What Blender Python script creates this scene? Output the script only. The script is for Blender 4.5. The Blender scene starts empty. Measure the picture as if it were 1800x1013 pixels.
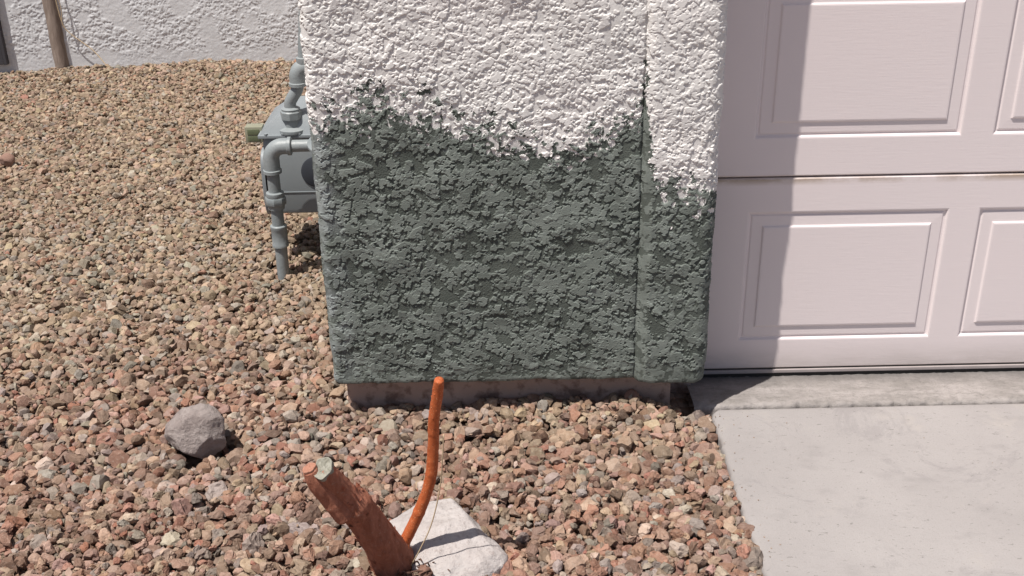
import bpy, bmesh, math, random
import numpy as np
from mathutils import Vector, Matrix

S = bpy.context.scene
C = S.collection
rng = np.random.default_rng(7)
random.seed(7)

# ------------------------------------------------------------------ camera
R = math.radians
cam = bpy.data.objects.new('camera', bpy.data.cameras.new('camera'))
C.objects.link(cam)
cam.data.sensor_width = 36.0
cam.data.lens = 40.0
cam.data.clip_start = 0.05
cam.data.clip_end = 300
cam.matrix_world = (Matrix.Translation((0, 0, 1.585)) @ Matrix.Rotation(R(-0.7), 4, 'Z')
                    @ Matrix.Rotation(R(90 - 25.4), 4, 'X') @ Matrix.Rotation(R(-0.84), 4, 'Z'))
S.camera = cam

# ------------------------------------------------------------------ sky, sun, exposure
SUN_EL, SUN_DX, SUN_DY = 67.0, 0.77, 0.64        # the light travels towards +X and +Y
W = bpy.data.worlds.new("World")
S.world = W
W.use_nodes = True
nt = W.node_tree
sky = nt.nodes.new('ShaderNodeTexSky')
sky.sky_type = 'NISHITA'
sky.sun_disc = False
sky.sun_elevation = R(SUN_EL)
sky.sun_rotation = math.atan2(-SUN_DX, -SUN_DY)
sky.air_density = 0.7
sky.dust_density = 2.0
bg = nt.nodes['Background']
bg.inputs['Strength'].default_value = 0.07
nt.links.new(sky.outputs[0], bg.inputs[0])
sun = bpy.data.objects.new('sun', bpy.data.lights.new('sun', 'SUN'))
C.objects.link(sun)
sun.data.energy = 5.0
sun.data.angle = R(0.53)
sun.data.color = (1.0, 0.955, 0.90)
h = math.cos(R(SUN_EL))
n_ = math.hypot(SUN_DX, SUN_DY)
sun.rotation_euler = Vector((SUN_DX / n_ * h, SUN_DY / n_ * h, -math.sin(R(SUN_EL)))).to_track_quat('-Z', 'Y').to_euler()
sun.location = (-3, -3, 8)
S.view_settings.view_transform = 'Standard'
S.view_settings.look = 'None'
S.view_settings.gamma = 1
S.view_settings.exposure = 0.27
S.cycles.max_bounces = 6


# ------------------------------------------------------------------ helpers
def tag(o, label=None, cat=None, group=None, kind=None):
    if label: o['label'] = label
    if cat: o['category'] = cat
    if group: o['group'] = group
    if kind: o['kind'] = kind
    return o


def empty(name, loc, label, cat, group=None):
    o = bpy.data.objects.new(name, None)
    C.objects.link(o)
    o.location = loc
    o.empty_display_size = 0.1
    return tag(o, label, cat, group)


def link(name, me, mat, parent=None):
    o = bpy.data.objects.new(name, me)
    C.objects.link(o)
    if mat is not None:
        me.materials.append(mat)
    if parent is not None:
        o.parent = parent
        o.location = -Vector(root_loc(parent))
    return o


def root_loc(p):
    v = Vector((0, 0, 0))
    while p is not None:
        v += p.location
        p = p.parent
    return v


def np_mesh(name, verts, faces, smooth=True):
    """verts (N,3), faces (M,k) with one k, all made in world space"""
    me = bpy.data.meshes.new(name)
    verts = np.asarray(verts, dtype=np.float32)
    faces = np.asarray(faces, dtype=np.int32)
    k = faces.shape[1]
    me.vertices.add(len(verts))
    me.vertices.foreach_set('co', verts.ravel())
    me.loops.add(faces.size)
    me.loops.foreach_set('vertex_index', faces.ravel())
    me.polygons.add(len(faces))
    me.polygons.foreach_set('loop_start', np.arange(0, faces.size, k, dtype=np.int32))
    me.polygons.foreach_set('loop_total', np.full(len(faces), k, dtype=np.int32))
    me.polygons.foreach_set('use_smooth', np.full(len(faces), smooth, dtype=bool))
    me.update(calc_edges=True)
    return me


def bm_mesh(name, bm, smooth=False):
    bmesh.ops.recalc_face_normals(bm, faces=bm.faces)
    me = bpy.data.meshes.new(name)
    bm.to_mesh(me)
    bm.free()
    if smooth:
        me.polygons.foreach_set('use_smooth', [True] * len(me.polygons))
    return me


def box(bm, x0, x1, y0, y1, z0, z1, bev=0.0):
    r = bmesh.ops.create_cube(bm, size=1.0)
    vs = r['verts']
    for v in vs:
        v.co = Vector(((x0 + x1) / 2 + v.co.x * (x1 - x0), (y0 + y1) / 2 + v.co.y * (y1 - y0),
                       (z0 + z1) / 2 + v.co.z * (z1 - z0)))
    if bev:
        es = list({e for v in vs for e in v.link_edges})
        bmesh.ops.bevel(bm, geom=es, offset=bev, segments=2, affect='EDGES', profile=0.6)


def catmull(pts, n):
    P = [Vector(p) for p in pts]
    P = [P[0] * 2 - P[1]] + P + [P[-1] * 2 - P[-2]]
    out = []
    for i in range(1, len(P) - 2):
        for j in range(n):
            t = j / n
            a, b, c, d = P[i - 1], P[i], P[i + 1], P[i + 2]
            out.append(0.5 * ((2 * b) + (c - a) * t + (2 * a - 5 * b + 4 * c - d) * t * t + (3 * b - a - 3 * c + d) * t ** 3))
    out.append(P[-2])
    return out


def sweep(bm, pts, rad, seg=20, cap=True, wob=None):
    """tube through pts; rad a number or a list; wob(i, k) scales the radius"""
    pts = [Vector(p) for p in pts]
    n = len(pts)
    if not hasattr(rad, '__len__'):
        rad = [rad] * n
    rings = []
    up = None
    for i in range(n):
        t = (pts[min(i + 1, n - 1)] - pts[max(i - 1, 0)]).normalized()
        if up is None:
            up = t.orthogonal().normalized()
        up = (up - t * up.dot(t)).normalized()
        sd = t.cross(up)
        ring = []
        for k in range(seg):
            a = 2 * math.pi * k / seg
            r = rad[i] * (wob(i, k) if wob else 1)
            ring.append(bm.verts.new(pts[i] + (up * math.cos(a) + sd * math.sin(a)) * r))
        rings.append(ring)
    for i in range(n - 1):
        for k in range(seg):
            bm.faces.new((rings[i][k], rings[i][(k + 1) % seg], rings[i + 1][(k + 1) % seg], rings[i + 1][k]))
    if cap:
        bm.faces.new(rings[0][::-1])
        bm.faces.new(rings[-1])
    return rings


def disc_stack(bm, p0, axis, prof, seg=28):
    """lathe: prof is [(distance along axis, radius)]"""
    p0, axis = Vector(p0), Vector(axis).normalized()
    up = axis.orthogonal().normalized()
    sd = axis.cross(up)
    rings = []
    for t, r in prof:
        rings.append([bm.verts.new(p0 + axis * t + (up * math.cos(2 * math.pi * k / seg) + sd * math.sin(2 * math.pi * k / seg)) * r)
                      for k in range(seg)])
    for i in range(len(rings) - 1):
        for k in range(seg):
            bm.faces.new((rings[i][k], rings[i][(k + 1) % seg], rings[i + 1][(k + 1) % seg], rings[i + 1][k]))
    bm.faces.new(rings[0][::-1])
    bm.faces.new(rings[-1])


def smooth_by_angle(o, ang=35):
    me = o.data
    me.polygons.foreach_set('use_smooth', [True] * len(me.polygons))
    bm = bmesh.new(); bm.from_mesh(me)
    for e in bm.edges:
        if len(e.link_faces) == 2 and e.calc_face_angle(0) > R(ang):
            e.smooth = False
    bm.to_mesh(me); bm.free()
    return o


# ------------------------------------------------------------------ materials
class M:
    def __init__(s, name, rough=0.8, spec=0.3):
        s.m = bpy.data.materials.new(name)
        s.m.use_nodes = True
        s.t = s.m.node_tree
        s.b = s.t.nodes['Principled BSDF']
        s.b.inputs['Roughness'].default_value = rough
        s.b.inputs['Specular IOR Level'].default_value = spec
        s.co = s.t.nodes.new('ShaderNodeTexCoord').outputs['Object']

    def n(s, typ, **k):
        nd = s.t.nodes.new(typ)
        for a, b in k.items():
            setattr(nd, a, b)
        return nd

    def l(s, a, b):
        s.t.links.new(a, b)

    def vec(s, scale=(1, 1, 1), rot=(0, 0, 0)):
        mp = s.n('ShaderNodeMapping')
        mp.inputs['Scale'].default_value = scale
        mp.inputs['Rotation'].default_value = rot
        s.l(s.co, mp.inputs[0])
        return mp.outputs[0]

    def noise(s, scale, detail=4, rough=0.55, vec=None, dist=0.0):
        nd = s.n('ShaderNodeTexNoise')
        nd.inputs['Scale'].default_value = scale
        nd.inputs['Detail'].default_value = detail
        nd.inputs['Roughness'].default_value = rough
        nd.inputs['Distortion'].default_value = dist
        s.l(vec if vec is not None else s.co, nd.inputs['Vector'])
        return nd.outputs['Fac']

    def ramp(s, fac, stops):
        r = s.n('ShaderNodeValToRGB')
        el = r.color_ramp.elements
        while len(el) < len(stops):
            el.new(0.5)
        for e, (p, c) in zip(el, stops):
            e.position = p
            e.color = (c, c, c, 1) if not hasattr(c, '__len__') else (*c, 1)
        s.l(fac, r.inputs[0])
        return r.outputs[0]

    def mix(s, fac, a, b, mode='MIX'):
        m = s.n('ShaderNodeMix', data_type='RGBA', blend_type=mode)
        for sock, v in ((m.inputs[0], fac), (m.inputs[6], a), (m.inputs[7], b)):
            if hasattr(v, 'is_linked') or hasattr(v, 'links'):
                s.l(v, sock)
            elif hasattr(v, '__len__'):
                sock.default_value = (*v, 1)
            else:
                sock.default_value = v
        return m.outputs[2]

    def math(s, op, a, b=0.0):
        m = s.n('ShaderNodeMath', operation=op)
        for sock, v in ((m.inputs[0], a), (m.inputs[1], b)):
            if hasattr(v, 'links'):
                s.l(v, sock)
            else:
                sock.default_value = v
        return m.outputs[0]

    def color(s, v):
        if hasattr(v, 'links'):
            s.l(v, s.b.inputs['Base Color'])
        else:
            s.b.inputs['Base Color'].default_value = (*v, 1)
        return s

    def bump(s, h, dist, strength=1.0):
        b = s.n('ShaderNodeBump')
        b.inputs['Distance'].default_value = dist
        b.inputs['Strength'].default_value = strength
        s.l(h, b.inputs['Height'])
        if s.b.inputs['Normal'].is_linked:
            s.l(s.b.inputs['Normal'].links[0].from_socket, b.inputs['Normal'])
        s.l(b.outputs[0], s.b.inputs['Normal'])
        return s


def mat_paint_stucco(name, a, b, grime):
    m = M(name, 0.85, 0.2)
    c = m.mix(m.ramp(m.noise(3.0, 5), [(0.35, 0), (0.65, 1)]), a, b)
    c = m.mix(m.math('MULTIPLY', m.ramp(m.noise(38, 5, 0.7), [(0.5, 0), (0.72, 1)]), 0.45), c, grime)
    fa = m.n('ShaderNodeAttribute', attribute_name='batch')      # thin smear of mortar left by the trowel
    c = m.mix(m.math('MULTIPLY', fa.outputs['Fac'], m.ramp(m.noise(70, 5, 0.7), [(0.42, 0.05), (0.62, 0.8)])), c, (0.36, 0.38, 0.37))
    m.color(c)
    m.bump(m.noise(600, 3, 0.6), 0.0004, 0.5)
    return m


M_white = mat_paint_stucco('painted_stucco', (0.69, 0.655, 0.63), (0.645, 0.625, 0.60), (0.50, 0.475, 0.445)).m
_bw = mat_paint_stucco('boundary_stucco', (0.63, 0.63, 0.64), (0.59, 0.59, 0.60), (0.52, 0.51, 0.50))
_z = _bw.n('ShaderNodeSeparateXYZ'); _bw.l(_bw.co, _z.inputs[0])
M_bwall = _bw.m

m = M('grey_mortar', 0.78, 0.25)
c = m.mix(m.ramp(m.noise(9, 6, 0.6), [(0.38, 0), (0.62, 1)]), (0.070, 0.080, 0.069), (0.098, 0.110, 0.095))
c = m.mix(m.math('MULTIPLY', m.ramp(m.noise(55, 6, 0.75, dist=0.6), [(0.48, 0), (0.66, 1)]), 0.35), c, (0.075, 0.088, 0.078))
c = m.mix(m.math('MULTIPLY', m.ramp(m.noise(28, 6, 0.7), [(0.62, 0), (0.72, 1)]), 0.5), c, (0.27, 0.30, 0.28))
# the thinly skimmed left edge has dried paler
fa = m.n('ShaderNodeAttribute', attribute_name='batch')
c = m.mix(m.math('MULTIPLY', fa.outputs['Fac'], m.ramp(m.noise(12, 5), [(0.3, 0.65), (0.7, 1.15)])), c, (0.208, 0.232, 0.208))
sx = m.n('ShaderNodeSeparateXYZ'); m.l(m.co, sx.inputs[0])
edge = m.math('ADD', m.math('MULTIPLY', sx.outputs['X'], -9.0), -3.25)
edge = m.math('MULTIPLY', m.ramp(edge, [(0.0, 0), (0.7, 1)]), m.ramp(m.noise(16, 5), [(0.4, 0), (0.6, 1)]))
c = m.mix(m.math('MULTIPLY', edge, 0.6), c, (0.40, 0.43, 0.44))
m.color(c)
m.bump(m.noise(420, 5, 0.75), 0.0006, 0.7)
m.bump(m.noise(240, 3, 0.6, m.vec((0.25, 1, 1), (0, 0.6, 0))), 0.0006, 0.5)
M_mortar = m.m

m = M('stained_concrete', 0.9, 0.2)
c = m.mix(m.noise(7, 6, 0.7), (0.40, 0.275, 0.215), (0.56, 0.42, 0.35))
c = m.mix(m.ramp(m.noise(16, 5, 0.6), [(0.5, 0), (0.62, 0.8)]), c, (0.16, 0.095, 0.07))
m.color(c); m.bump(m.noise(160, 5, 0.7), 0.002)
M_found = m.m

# driveway concrete
m = M('driveway_concrete', 0.85, 0.25)
c = m.mix(m.ramp(m.noise(1.6, 5, 0.6), [(0.3, 0), (0.7, 1)]), (0.27, 0.250, 0.243), (0.335, 0.313, 0.303))
c = m.mix(m.math('MULTIPLY', m.ramp(m.noise(7, 6, 0.65, m.vec((1, 1.8, 1), (0, 0, 0.4))), [(0.55, 0), (0.75, 1)]), 0.55), c, (0.215, 0.20, 0.195))
c = m.mix(m.math('MULTIPLY', m.ramp(m.noise(260, 3, 0.7), [(0.35, 1), (0.5, 0)]), 0.3), c, (0.24, 0.22, 0.205))
c = m.mix(m.ramp(m.noise(44, 5, 0.75, m.vec((1, 2.2, 1), (0, 0, 0.35)), 0.4), [(0.61, 0), (0.67, 0.8)]), c, (0.15, 0.138, 0.13))
c = m.mix(m.ramp(m.noise(120, 3, 0.6), [(0.70, 0), (0.74, 0.7)]), c, (0.13, 0.115, 0.10))
c = m.mix(m.math('MULTIPLY', m.ramp(m.noise(3.2, 7, 0.75, None, 0.8), [(0.56, 0), (0.62, 1)]), 0.35), c, (0.20, 0.185, 0.185))
c = m.mix(m.math('MULTIPLY', m.ramp(m.noise(5, 6, 0.7), [(0.58, 0), (0.75, 1)]), 0.5), c, (0.38, 0.345, 0.31))
m.color(c)
m.bump(m.noise(330, 5, 0.7), 0.0012, 0.7); m.bump(m.noise(30, 4, 0.6), 0.003, 0.5)
M_drive = m.m

m = M('apron_concrete', 0.9, 0.2)
c = m.mix(m.ramp(m.noise(6, 6, 0.65, m.vec((1, 3, 1))), [(0.4, 0), (0.62, 1)]), (0.335, 0.305, 0.29), (0.235, 0.215, 0.20))
c = m.mix(m.math('MULTIPLY', m.ramp(m.noise(60, 6, 0.75, m.vec((1, 2, 1))), [(0.5, 0), (0.7, 1)]), 0.55), c, (0.13, 0.12, 0.11))
# black dirt line collected along the door seal
sy = m.n('ShaderNodeSeparateXYZ'); m.l(m.co, sy.inputs[0])
dl = m.math('ADD', m.math('MULTIPLY', m.math('ADD', sy.outputs['Y'], m.math('MULTIPLY', m.noise(12, 5, 0.7), 0.09)), 14.0), -14.0 * 2.735)
c = m.mix(m.math('MULTIPLY', m.ramp(dl, [(0.0, 0), (0.9, 1)]), 0.75), c, (0.13, 0.12, 0.115))
m.color(c)
m.bump(m.noise(200, 6, 0.75), 0.0025); m.bump(m.noise(36, 5, 0.6), 0.006, 0.7)
M_apron = m.m

# garage door
m = M('pink_white_door_paint', 0.5, 0.35)
c = m.mix(m.noise(2.2, 4), (0.765, 0.675, 0.665), (0.725, 0.65, 0.645))
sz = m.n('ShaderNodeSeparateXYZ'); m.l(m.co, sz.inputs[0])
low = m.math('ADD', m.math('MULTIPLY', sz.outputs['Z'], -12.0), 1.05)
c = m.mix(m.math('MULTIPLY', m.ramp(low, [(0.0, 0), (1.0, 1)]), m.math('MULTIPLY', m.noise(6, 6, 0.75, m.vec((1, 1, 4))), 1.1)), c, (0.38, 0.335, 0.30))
# brown dust that settled just below the section joint
ju = m.math('SUBTRACT', 1.0, m.math('MULTIPLY', m.math('ABSOLUTE', m.math('ADD', sz.outputs['Z'], -0.568)), 60.0))
c = m.mix(m.math('MULTIPLY', m.ramp(ju, [(0.0, 0), (1.0, 1)]), m.ramp(m.noise(5, 5, 0.7, m.vec((1, 1, 2))), [(0.40, 0.1), (0.60, 1.0)])), c, (0.42, 0.33, 0.26))
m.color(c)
m.bump(m.noise(30, 5, 0.7, m.vec((0.5, 1, 9)), 0.5), 0.0006, 0.6)
M_door = m.m

m = M('black_rubber', 0.7, 0.3); m.color(m.mix(m.noise(30, 4), (0.02, 0.02, 0.02), (0.05, 0.045, 0.04))); M_rubber = m.m
m = M('grey_metal_strip', 0.55, 0.4); m.color(m.mix(m.noise(20, 4), (0.42, 0.37, 0.36), (0.30, 0.26, 0.25))); M_strip = m.m

m = M('grey_pipe_paint', 0.45, 0.45)
c = m.mix(m.ramp(m.noise(12, 5), [(0.35, 0), (0.65, 1)]), (0.205, 0.228, 0.232), (0.26, 0.282, 0.285))
c = m.mix(m.ramp(m.noise(90, 5, 0.7), [(0.62, 0), (0.72, 0.6)]), c, (0.17, 0.165, 0.155))
m.color(c); m.bump(m.noise(130, 4, 0.6), 0.0008)
M_pipe = m.m
m = M('grey_meter_paint', 0.5, 0.45)
c = m.mix(m.noise(6, 4), (0.205, 0.228, 0.24), (0.25, 0.272, 0.282)); m.color(c); m.bump(m.noise(220, 3, 0.6), 0.0004)
M_meter = m.m
m = M('aged_olive_plastic', 0.35, 0.5); m.color(m.mix(m.noise(25, 4), (0.22, 0.22, 0.155), (0.30, 0.295, 0.215))); M_olive = m.m
m = M('dim_olive_window', 0.2, 0.5); m.color(m.mix(m.noise(25, 4), (0.10, 0.12, 0.07), (0.15, 0.17, 0.10))); M_olive_dark = m.m

m = M('gate_metal', 0.6, 0.3); m.color(m.mix(m.noise(9, 4), (0.045, 0.043, 0.05), (0.07, 0.066, 0.072))); M_gate = m.m

m = M('weathered_wood', 0.9, 0.15)
g = m.noise(16, 6, 0.7, m.vec((6, 6, 0.7)), 0.4)
m.color(m.mix(m.ramp(g, [(0.3, 0), (0.7, 1)]), (0.18, 0.135, 0.11), (0.33, 0.27, 0.23))); m.bump(g, 0.004); M_wood = m.m
m = M('pale_dry_stem', 0.8, 0.2); m.color((0.48, 0.37, 0.24)); M_twig = m.m

m = M('dark_blue_grey_shadow', 0.6, 0.3); m.color(m.mix(m.noise(20, 4), (0.035, 0.04, 0.05), (0.05, 0.055, 0.066))); M_shadow_disc = m.m  # shadow tone for the disc on the meter body
# shrub
m = M('brown_bark', 0.85, 0.2)
g = m.noise(34, 7, 0.7, m.vec((2.0, 2.0, 0.8)), 0.6)
c = m.mix(m.ramp(g, [(0.3, 0), (0.7, 1)]), (0.25, 0.090, 0.052), (0.42, 0.18, 0.118))
c = m.mix(m.ramp(m.noise(80, 5, 0.7), [(0.60, 0), (0.68, 0.5)]), c, (0.42, 0.30, 0.24))
m.color(c); m.bump(g, 0.004); m.bump(m.noise(260, 4, 0.6), 0.001); M_bark = m.m
m = M('orange_bark', 0.7, 0.3)
g = m.noise(60, 5, 0.7)
c = m.mix(m.ramp(g, [(0.3, 0), (0.7, 1)]), (0.36, 0.078, 0.022), (0.52, 0.135, 0.045))
c = m.mix(m.ramp(m.noise(330, 2, 0.5), [(0.62, 0), (0.70, 0.7)]), c, (0.62, 0.36, 0.20))
m.color(c); m.bump(m.noise(120, 5, 0.7), 0.002); M_orange = m.m
m = M('grey_cut_wood', 0.9, 0.15)
c = m.mix(m.ramp(m.noise(60, 5, 0.7), [(0.35, 0), (0.65, 1)]), (0.21, 0.20, 0.16), (0.33, 0.32, 0.27)); m.color(c); m.bump(m.noise(160, 4), 0.001); M_cut = m.m
m = M('reddish_cut_wood', 0.9, 0.15); m.color(m.mix(m.noise(90, 5, 0.7), (0.30, 0.13, 0.085), (0.44, 0.24, 0.17))); m.bump(m.noise(200, 4), 0.001); M_cutred = m.m


def rock_mat(name, a, b, d, sc, bd=0.004):
    m = M(name, 0.9, 0.2)
    c = m.mix(m.ramp(m.noise(14, 6, 0.7), [(0.35, 0), (0.65, 1)]), a, b)
    c = m.mix(m.ramp(m.noise(sc, 6, 0.75), [(0.55, 0), (0.68, 0.75)]), c, d)
    m.color(c)
    m.bump(m.noise(sc, 7, 0.72), bd)
    return m.m


M_purple = rock_mat('purple_grey_rock', (0.27, 0.222, 0.205), (0.41, 0.355, 0.33), (0.16, 0.125, 0.112), 60, 0.012)
M_whiterock = rock_mat('white_rock', (0.44, 0.395, 0.375), (0.52, 0.48, 0.46), (0.30, 0.24, 0.22), 75, 0.007)
M_brownrock = rock_mat('brown_rock', (0.22, 0.13, 0.10), (0.30, 0.19, 0.15), (0.14, 0.08, 0.06), 60)

m = M('gravel_stone', 0.92, 0.15)
at = m.n('ShaderNodeAttribute', attribute_name='Col')
c = m.mix(m.ramp(m.noise(85, 6, 0.75), [(0.38, 0.0), (0.70, 0.75)]), at.outputs['Color'],
          m.mix(1.0, at.outputs['Color'], (0.62, 0.55, 0.50), 'MULTIPLY'))
c = m.mix(m.math('MULTIPLY', m.ramp(m.noise(120, 5, 0.8), [(0.55, 0.0), (0.70, 1)]), 0.4), c, (0.50, 0.44, 0.37))
m.color(c)
m.bump(m.noise(260, 5, 0.75), 0.0022, 0.9)
M_gravel = m.m

m = M('gritty_soil', 0.95, 0.1)
c = m.mix(m.noise(3, 4), (0.16, 0.11, 0.08), (0.22, 0.16, 0.12))
v = m.n('ShaderNodeTexVoronoi'); v.inputs['Scale'].default_value = 34; m.l(m.co, v.inputs['Vector'])
c = m.mix(0.5, c, m.mix(1.0, m.ramp(v.outputs['Color'], [(0.0, (0.14, 0.09, 0.07)), (1.0, (0.42, 0.32, 0.26))]), (1, 1, 1), 'MULTIPLY'))
m.color(c)
m.bump(m.ramp(v.outputs['Distance'], [(0.0, 1), (0.8, 0)]), 0.02, 1.0)
M_soil = m.m

# ------------------------------------------------------------------ noise textures for real relief
TX, TZ, DU = 2048, 1024, 0.0016     # periodic tile 3.28 m x 1.64 m


def ring(lam, width=0.5, seed=0, aniso=1.0):
    r = np.random.default_rng(seed)
    w = r.standard_normal((TZ, TX))
    fx = np.fft.fftfreq(TX, DU)[None, :] * aniso
    fz = np.fft.fftfreq(TZ, DU)[:, None]
    f = np.sqrt(fx * fx + fz * fz) + 1e-9
    g = np.exp(-(np.log(f * lam) ** 2) / (2 * width ** 2))
    o = np.fft.ifft2(np.fft.fft2(w) * g).real
    return o / o.std()


def sstep(a, b, x):
    t = np.clip((x - a) / (b - a), 0, 1)
    return t * t * (3 - 2 * t)


def warp(a, sx, sz):
    jz, jx = np.mgrid[0:TZ, 0:TX]
    return a[(jz + sz.astype(int)) % TZ, (jx + sx.astype(int)) % TX]


def samp(a, u, v, scale=1.0):
    x = (u / DU * scale) % TX
    z = (v / DU * scale) % TZ
    x0 = np.floor(x).astype(int); z0 = np.floor(z).astype(int)
    fx = x - x0; fz = z - z0
    x0 %= TX; z0 %= TZ
    x1 = (x0 + 1) % TX; z1 = (z0 + 1) % TZ
    return (a[z0, x0] * (1 - fx) + a[z0, x1] * fx) * (1 - fz) + (a[z1, x0] * (1 - fx) + a[z1, x1] * fx) * fz


def flakes(n, seed, a_mm, asp, t_mm, H, nz, tilt=0.02, soft=0.14, rough=0.45, lip=0.0, stack=0.3, T=None):
    """lay n ragged dabs of render one after another; every dab is a thin, slightly tilted plate"""
    r = np.random.default_rng(seed)
    kx = int(math.sqrt(n * TX / TZ)); kz = n // kx
    gx_, gz_ = np.meshgrid(np.arange(kx), np.arange(kz))
    n = kx * kz
    cx = ((gx_.ravel() + r.uniform(-0.35, 1.35, n)) / kx * TX).astype(int) % TX
    cz = ((gz_.ravel() + r.uniform(-0.35, 1.35, n)) / kz * TZ).astype(int) % TZ
    o = r.permutation(n); cx, cz = cx[o], cz[o]
    a = np.exp(r.normal(np.log(a_mm), .35, n)) * 1e-3; th = r.normal(0.0, .6, n)
    b = a * r.uniform(asp[0], asp[1], n); t = r.uniform(t_mm[0], t_mm[1], n) * 1e-3
    tx = r.normal(0, tilt, n); tz = r.normal(0, tilt, n) - tilt * .5
    ox = r.integers(0, TX, n); oz = r.integers(0, TZ, n); tone = r.random(n)
    for i in range(n):
        Wd = int(a[i] * 1.7 / DU) + 1
        q = np.arange(-Wd, Wd + 1)
        X, Z = np.meshgrid(q * DU, q * DU)
        c, s_ = np.cos(th[i]), np.sin(th[i])
        u = (X * c + Z * s_) / a[i]; v = (-X * s_ + Z * c) / b[i]
        I = ((cz[i] + q) % TZ)[:, None]; J = ((cx[i] + q) % TX)[None, :]
        d = np.sqrt(u * u + v * v) + rough * nz[((oz[i] + q) % TZ)[:, None], ((ox[i] + q) % TX)[None, :]]
        m = sstep(1.0, 1.0 - soft, d)
        w = H[I, J]
        Pl = w[Wd, Wd] * stack + t[i] + tx[i] * X + tz[i] * Z + lip * 1e-3 * np.exp(-((d - .85) / .12) ** 2)
        on = (m > 0) & (Pl > w)
        H[I, J] = np.where(on, w + (Pl - w) * m, w)
        if T is not None:
            T[I, J] = np.where(on & (m > 0.5), 0.45 + 0.55 * tone[i], T[I, J])
    return H


fine = ring(0.007, 0.45, 11)
nzf = .8 * ring(.024, .4, 40) + .4 * ring(.011, .35, 41)
nzw = .8 * ring(.018, .4, 42) + .35 * ring(.010, .35, 43)
TONE = np.zeros((TZ, TX))          # 0 = scratch coat, above 0.45 = the dabs laid over it
H_mortar = .00012 * ring(.014, .4, 1, 0.2) + .00012 * ring(.006, .4, 2)
H_mortar = flakes(6900, 5, 12.6, (.45, .85), (1.2, 2.4), H_mortar, nzf, .012, .12, .5, .35, .3, TONE)
H_mortar = flakes(300, 9, 36, (.3, .55), (1.1, 2.2), H_mortar, nzf, .01, .08, .5, .2, .3, TONE)
H_mortar = flakes(4200, 6, 7.5, (.4, .9), (.9, 2.2), H_mortar, nzf, .03, .2, .5, .2, .5, TONE)
H_mortar = 1.2 * H_mortar + .00004 * fine
TONE_W = np.full((TZ, TX), 0.3)
H_white = .00006 * ring(.014, .4, 1, 0.2)
H_white = flakes(17000, 7, 8.6, (.45, .9), (1.1, 1.9), H_white, nzw, .015, .2, .5, .15, .3, TONE_W)
H_white = flakes(9000, 8, 5.5, (.5, 1), (1.0, 1.9), H_white, nzw, .03, .25, .5, .1, .5, TONE_W)
kk = np.exp(-np.add.outer(np.fft.fftfreq(TZ, DU) ** 2, np.fft.fftfreq(TX, DU) ** 2) * 2 * (np.pi * .0005) ** 2)
H_white = 1.25 * np.fft.ifft2(np.fft.fft2(H_white) * kk).real + .00004 * fine      # the paint rounds the edges
n_big = ring(0.16, 0.5, 18)
n_mid = ring(0.045, 0.5, 19)

# ------------------------------------------------------------------ THE HOUSE: stucco corner pier, mortar patch, footing, garage door
XL, XR, YF, YD = -0.436, 0.527, 2.56, 2.76
house = empty('house', (0, YF, 0),
              'house corner with mortar-patched stucco pier beside a pinkish white panelled garage door', 'house')


def profile():
    """plan path of the stucco skin: left side wall, rounded corner, front, groove, trim band, corner, return"""
    P = []
    y = 6.38
    while y > 4.3: P.append((XL, y)); y -= 0.03
    while y > 3.2: P.append((XL, y)); y -= 0.008
    while y > YF + 0.03: P.append((XL, y)); y -= 0.0035
    r = 0.026
    for k in range(0, 22):
        a = math.pi + (math.pi / 2) * k / 22
        P.append((XL + r + r * math.cos(a), YF + r + r * math.sin(a)))
    x = XL + r
    while x < 0.332: P.append((x, YF)); x += 0.0016
    # groove between wall face and the raised trim band
    q = [(0.332, YF), (0.338, YF + 0.001), (0.342, YF + 0.005), (0.346, YF + 0.004), (0.350, YF - 0.003), (0.356, YF - 0.009), (0.364, YF - 0.0125), (0.372, YF - 0.014)]
    for i in range(len(q) - 1):
        for k in range(4):
            t = k / 4
            P.append((q[i][0] * (1 - t) + q[i + 1][0] * t, q[i][1] * (1 - t) + q[i + 1][1] * t))
    x = 0.372
    while x < XR - 0.034: P.append((x, YF - 0.014)); x += 0.0016
    r = 0.034
    for k in range(0, 30):
        a = -math.pi / 2 + (math.pi / 2) * k / 30
        P.append((XR - r + r * math.cos(a), YF - 0.014 + r + r * math.sin(a)))
    y = YF - 0.014 + r
    while y < 2.81: P.append((XR, y)); y += 0.004
    return np.array(P)


P = profile()
d = np.diff(P, axis=0)
U = np.concatenate([[0], np.cumsum(np.hypot(d[:, 0], d[:, 1]))])
t = np.gradient(P, axis=0)
t /= np.linalg.norm(t, axis=1)[:, None]
# smooth the tangents a little so the groove stays clean
N = np.stack([t[:, 1], -t[:, 0]], 1)
ker = np.ones(5) / 5
N = np.stack([np.convolve(np.pad(N[:, i], 2, mode='edge'), ker, 'valid') for i in range(2)], 1)
N /= np.linalg.norm(N, axis=1)[:, None]
zs = list(np.arange(0.112, 1.22, 0.0016)) + list(np.arange(1.22, 2.75, 0.02))
zb = [(0.075, 0.100), (0.05, 0.100), (0.03, 0.1), (0.018, 0.1), (0.011, 0.1003), (0.006, 0.1015), (0.003, 0.1035), (0.001, 0.107)]   # (inset, z) rows that turn the bottom edge under
V = np.array([b[1] for b in zb] + zs)
INS = np.array([b[0] for b in zb] + [0] * len(zs))
UU, VV = np.meshgrid(U, V)
XX = np.repeat(P[None, :, 0], len(V), 0)
edge = 0.75 * samp(n_mid, UU, VV) + 0.75 * samp(n_big, UU, VV) + 0.55 * samp(ring(0.020, 0.4, 31), UU, VV)
bx = [-9, -0.436, -0.41, -0.33, -0.20, -0.147, -0.017, 0.06, 0.13, 0.18, 0.24, 0.30, 0.335, 0.339, 0.350, 0.357, 0.366, 0.38, 0.42, 0.513, 0.53]
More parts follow.
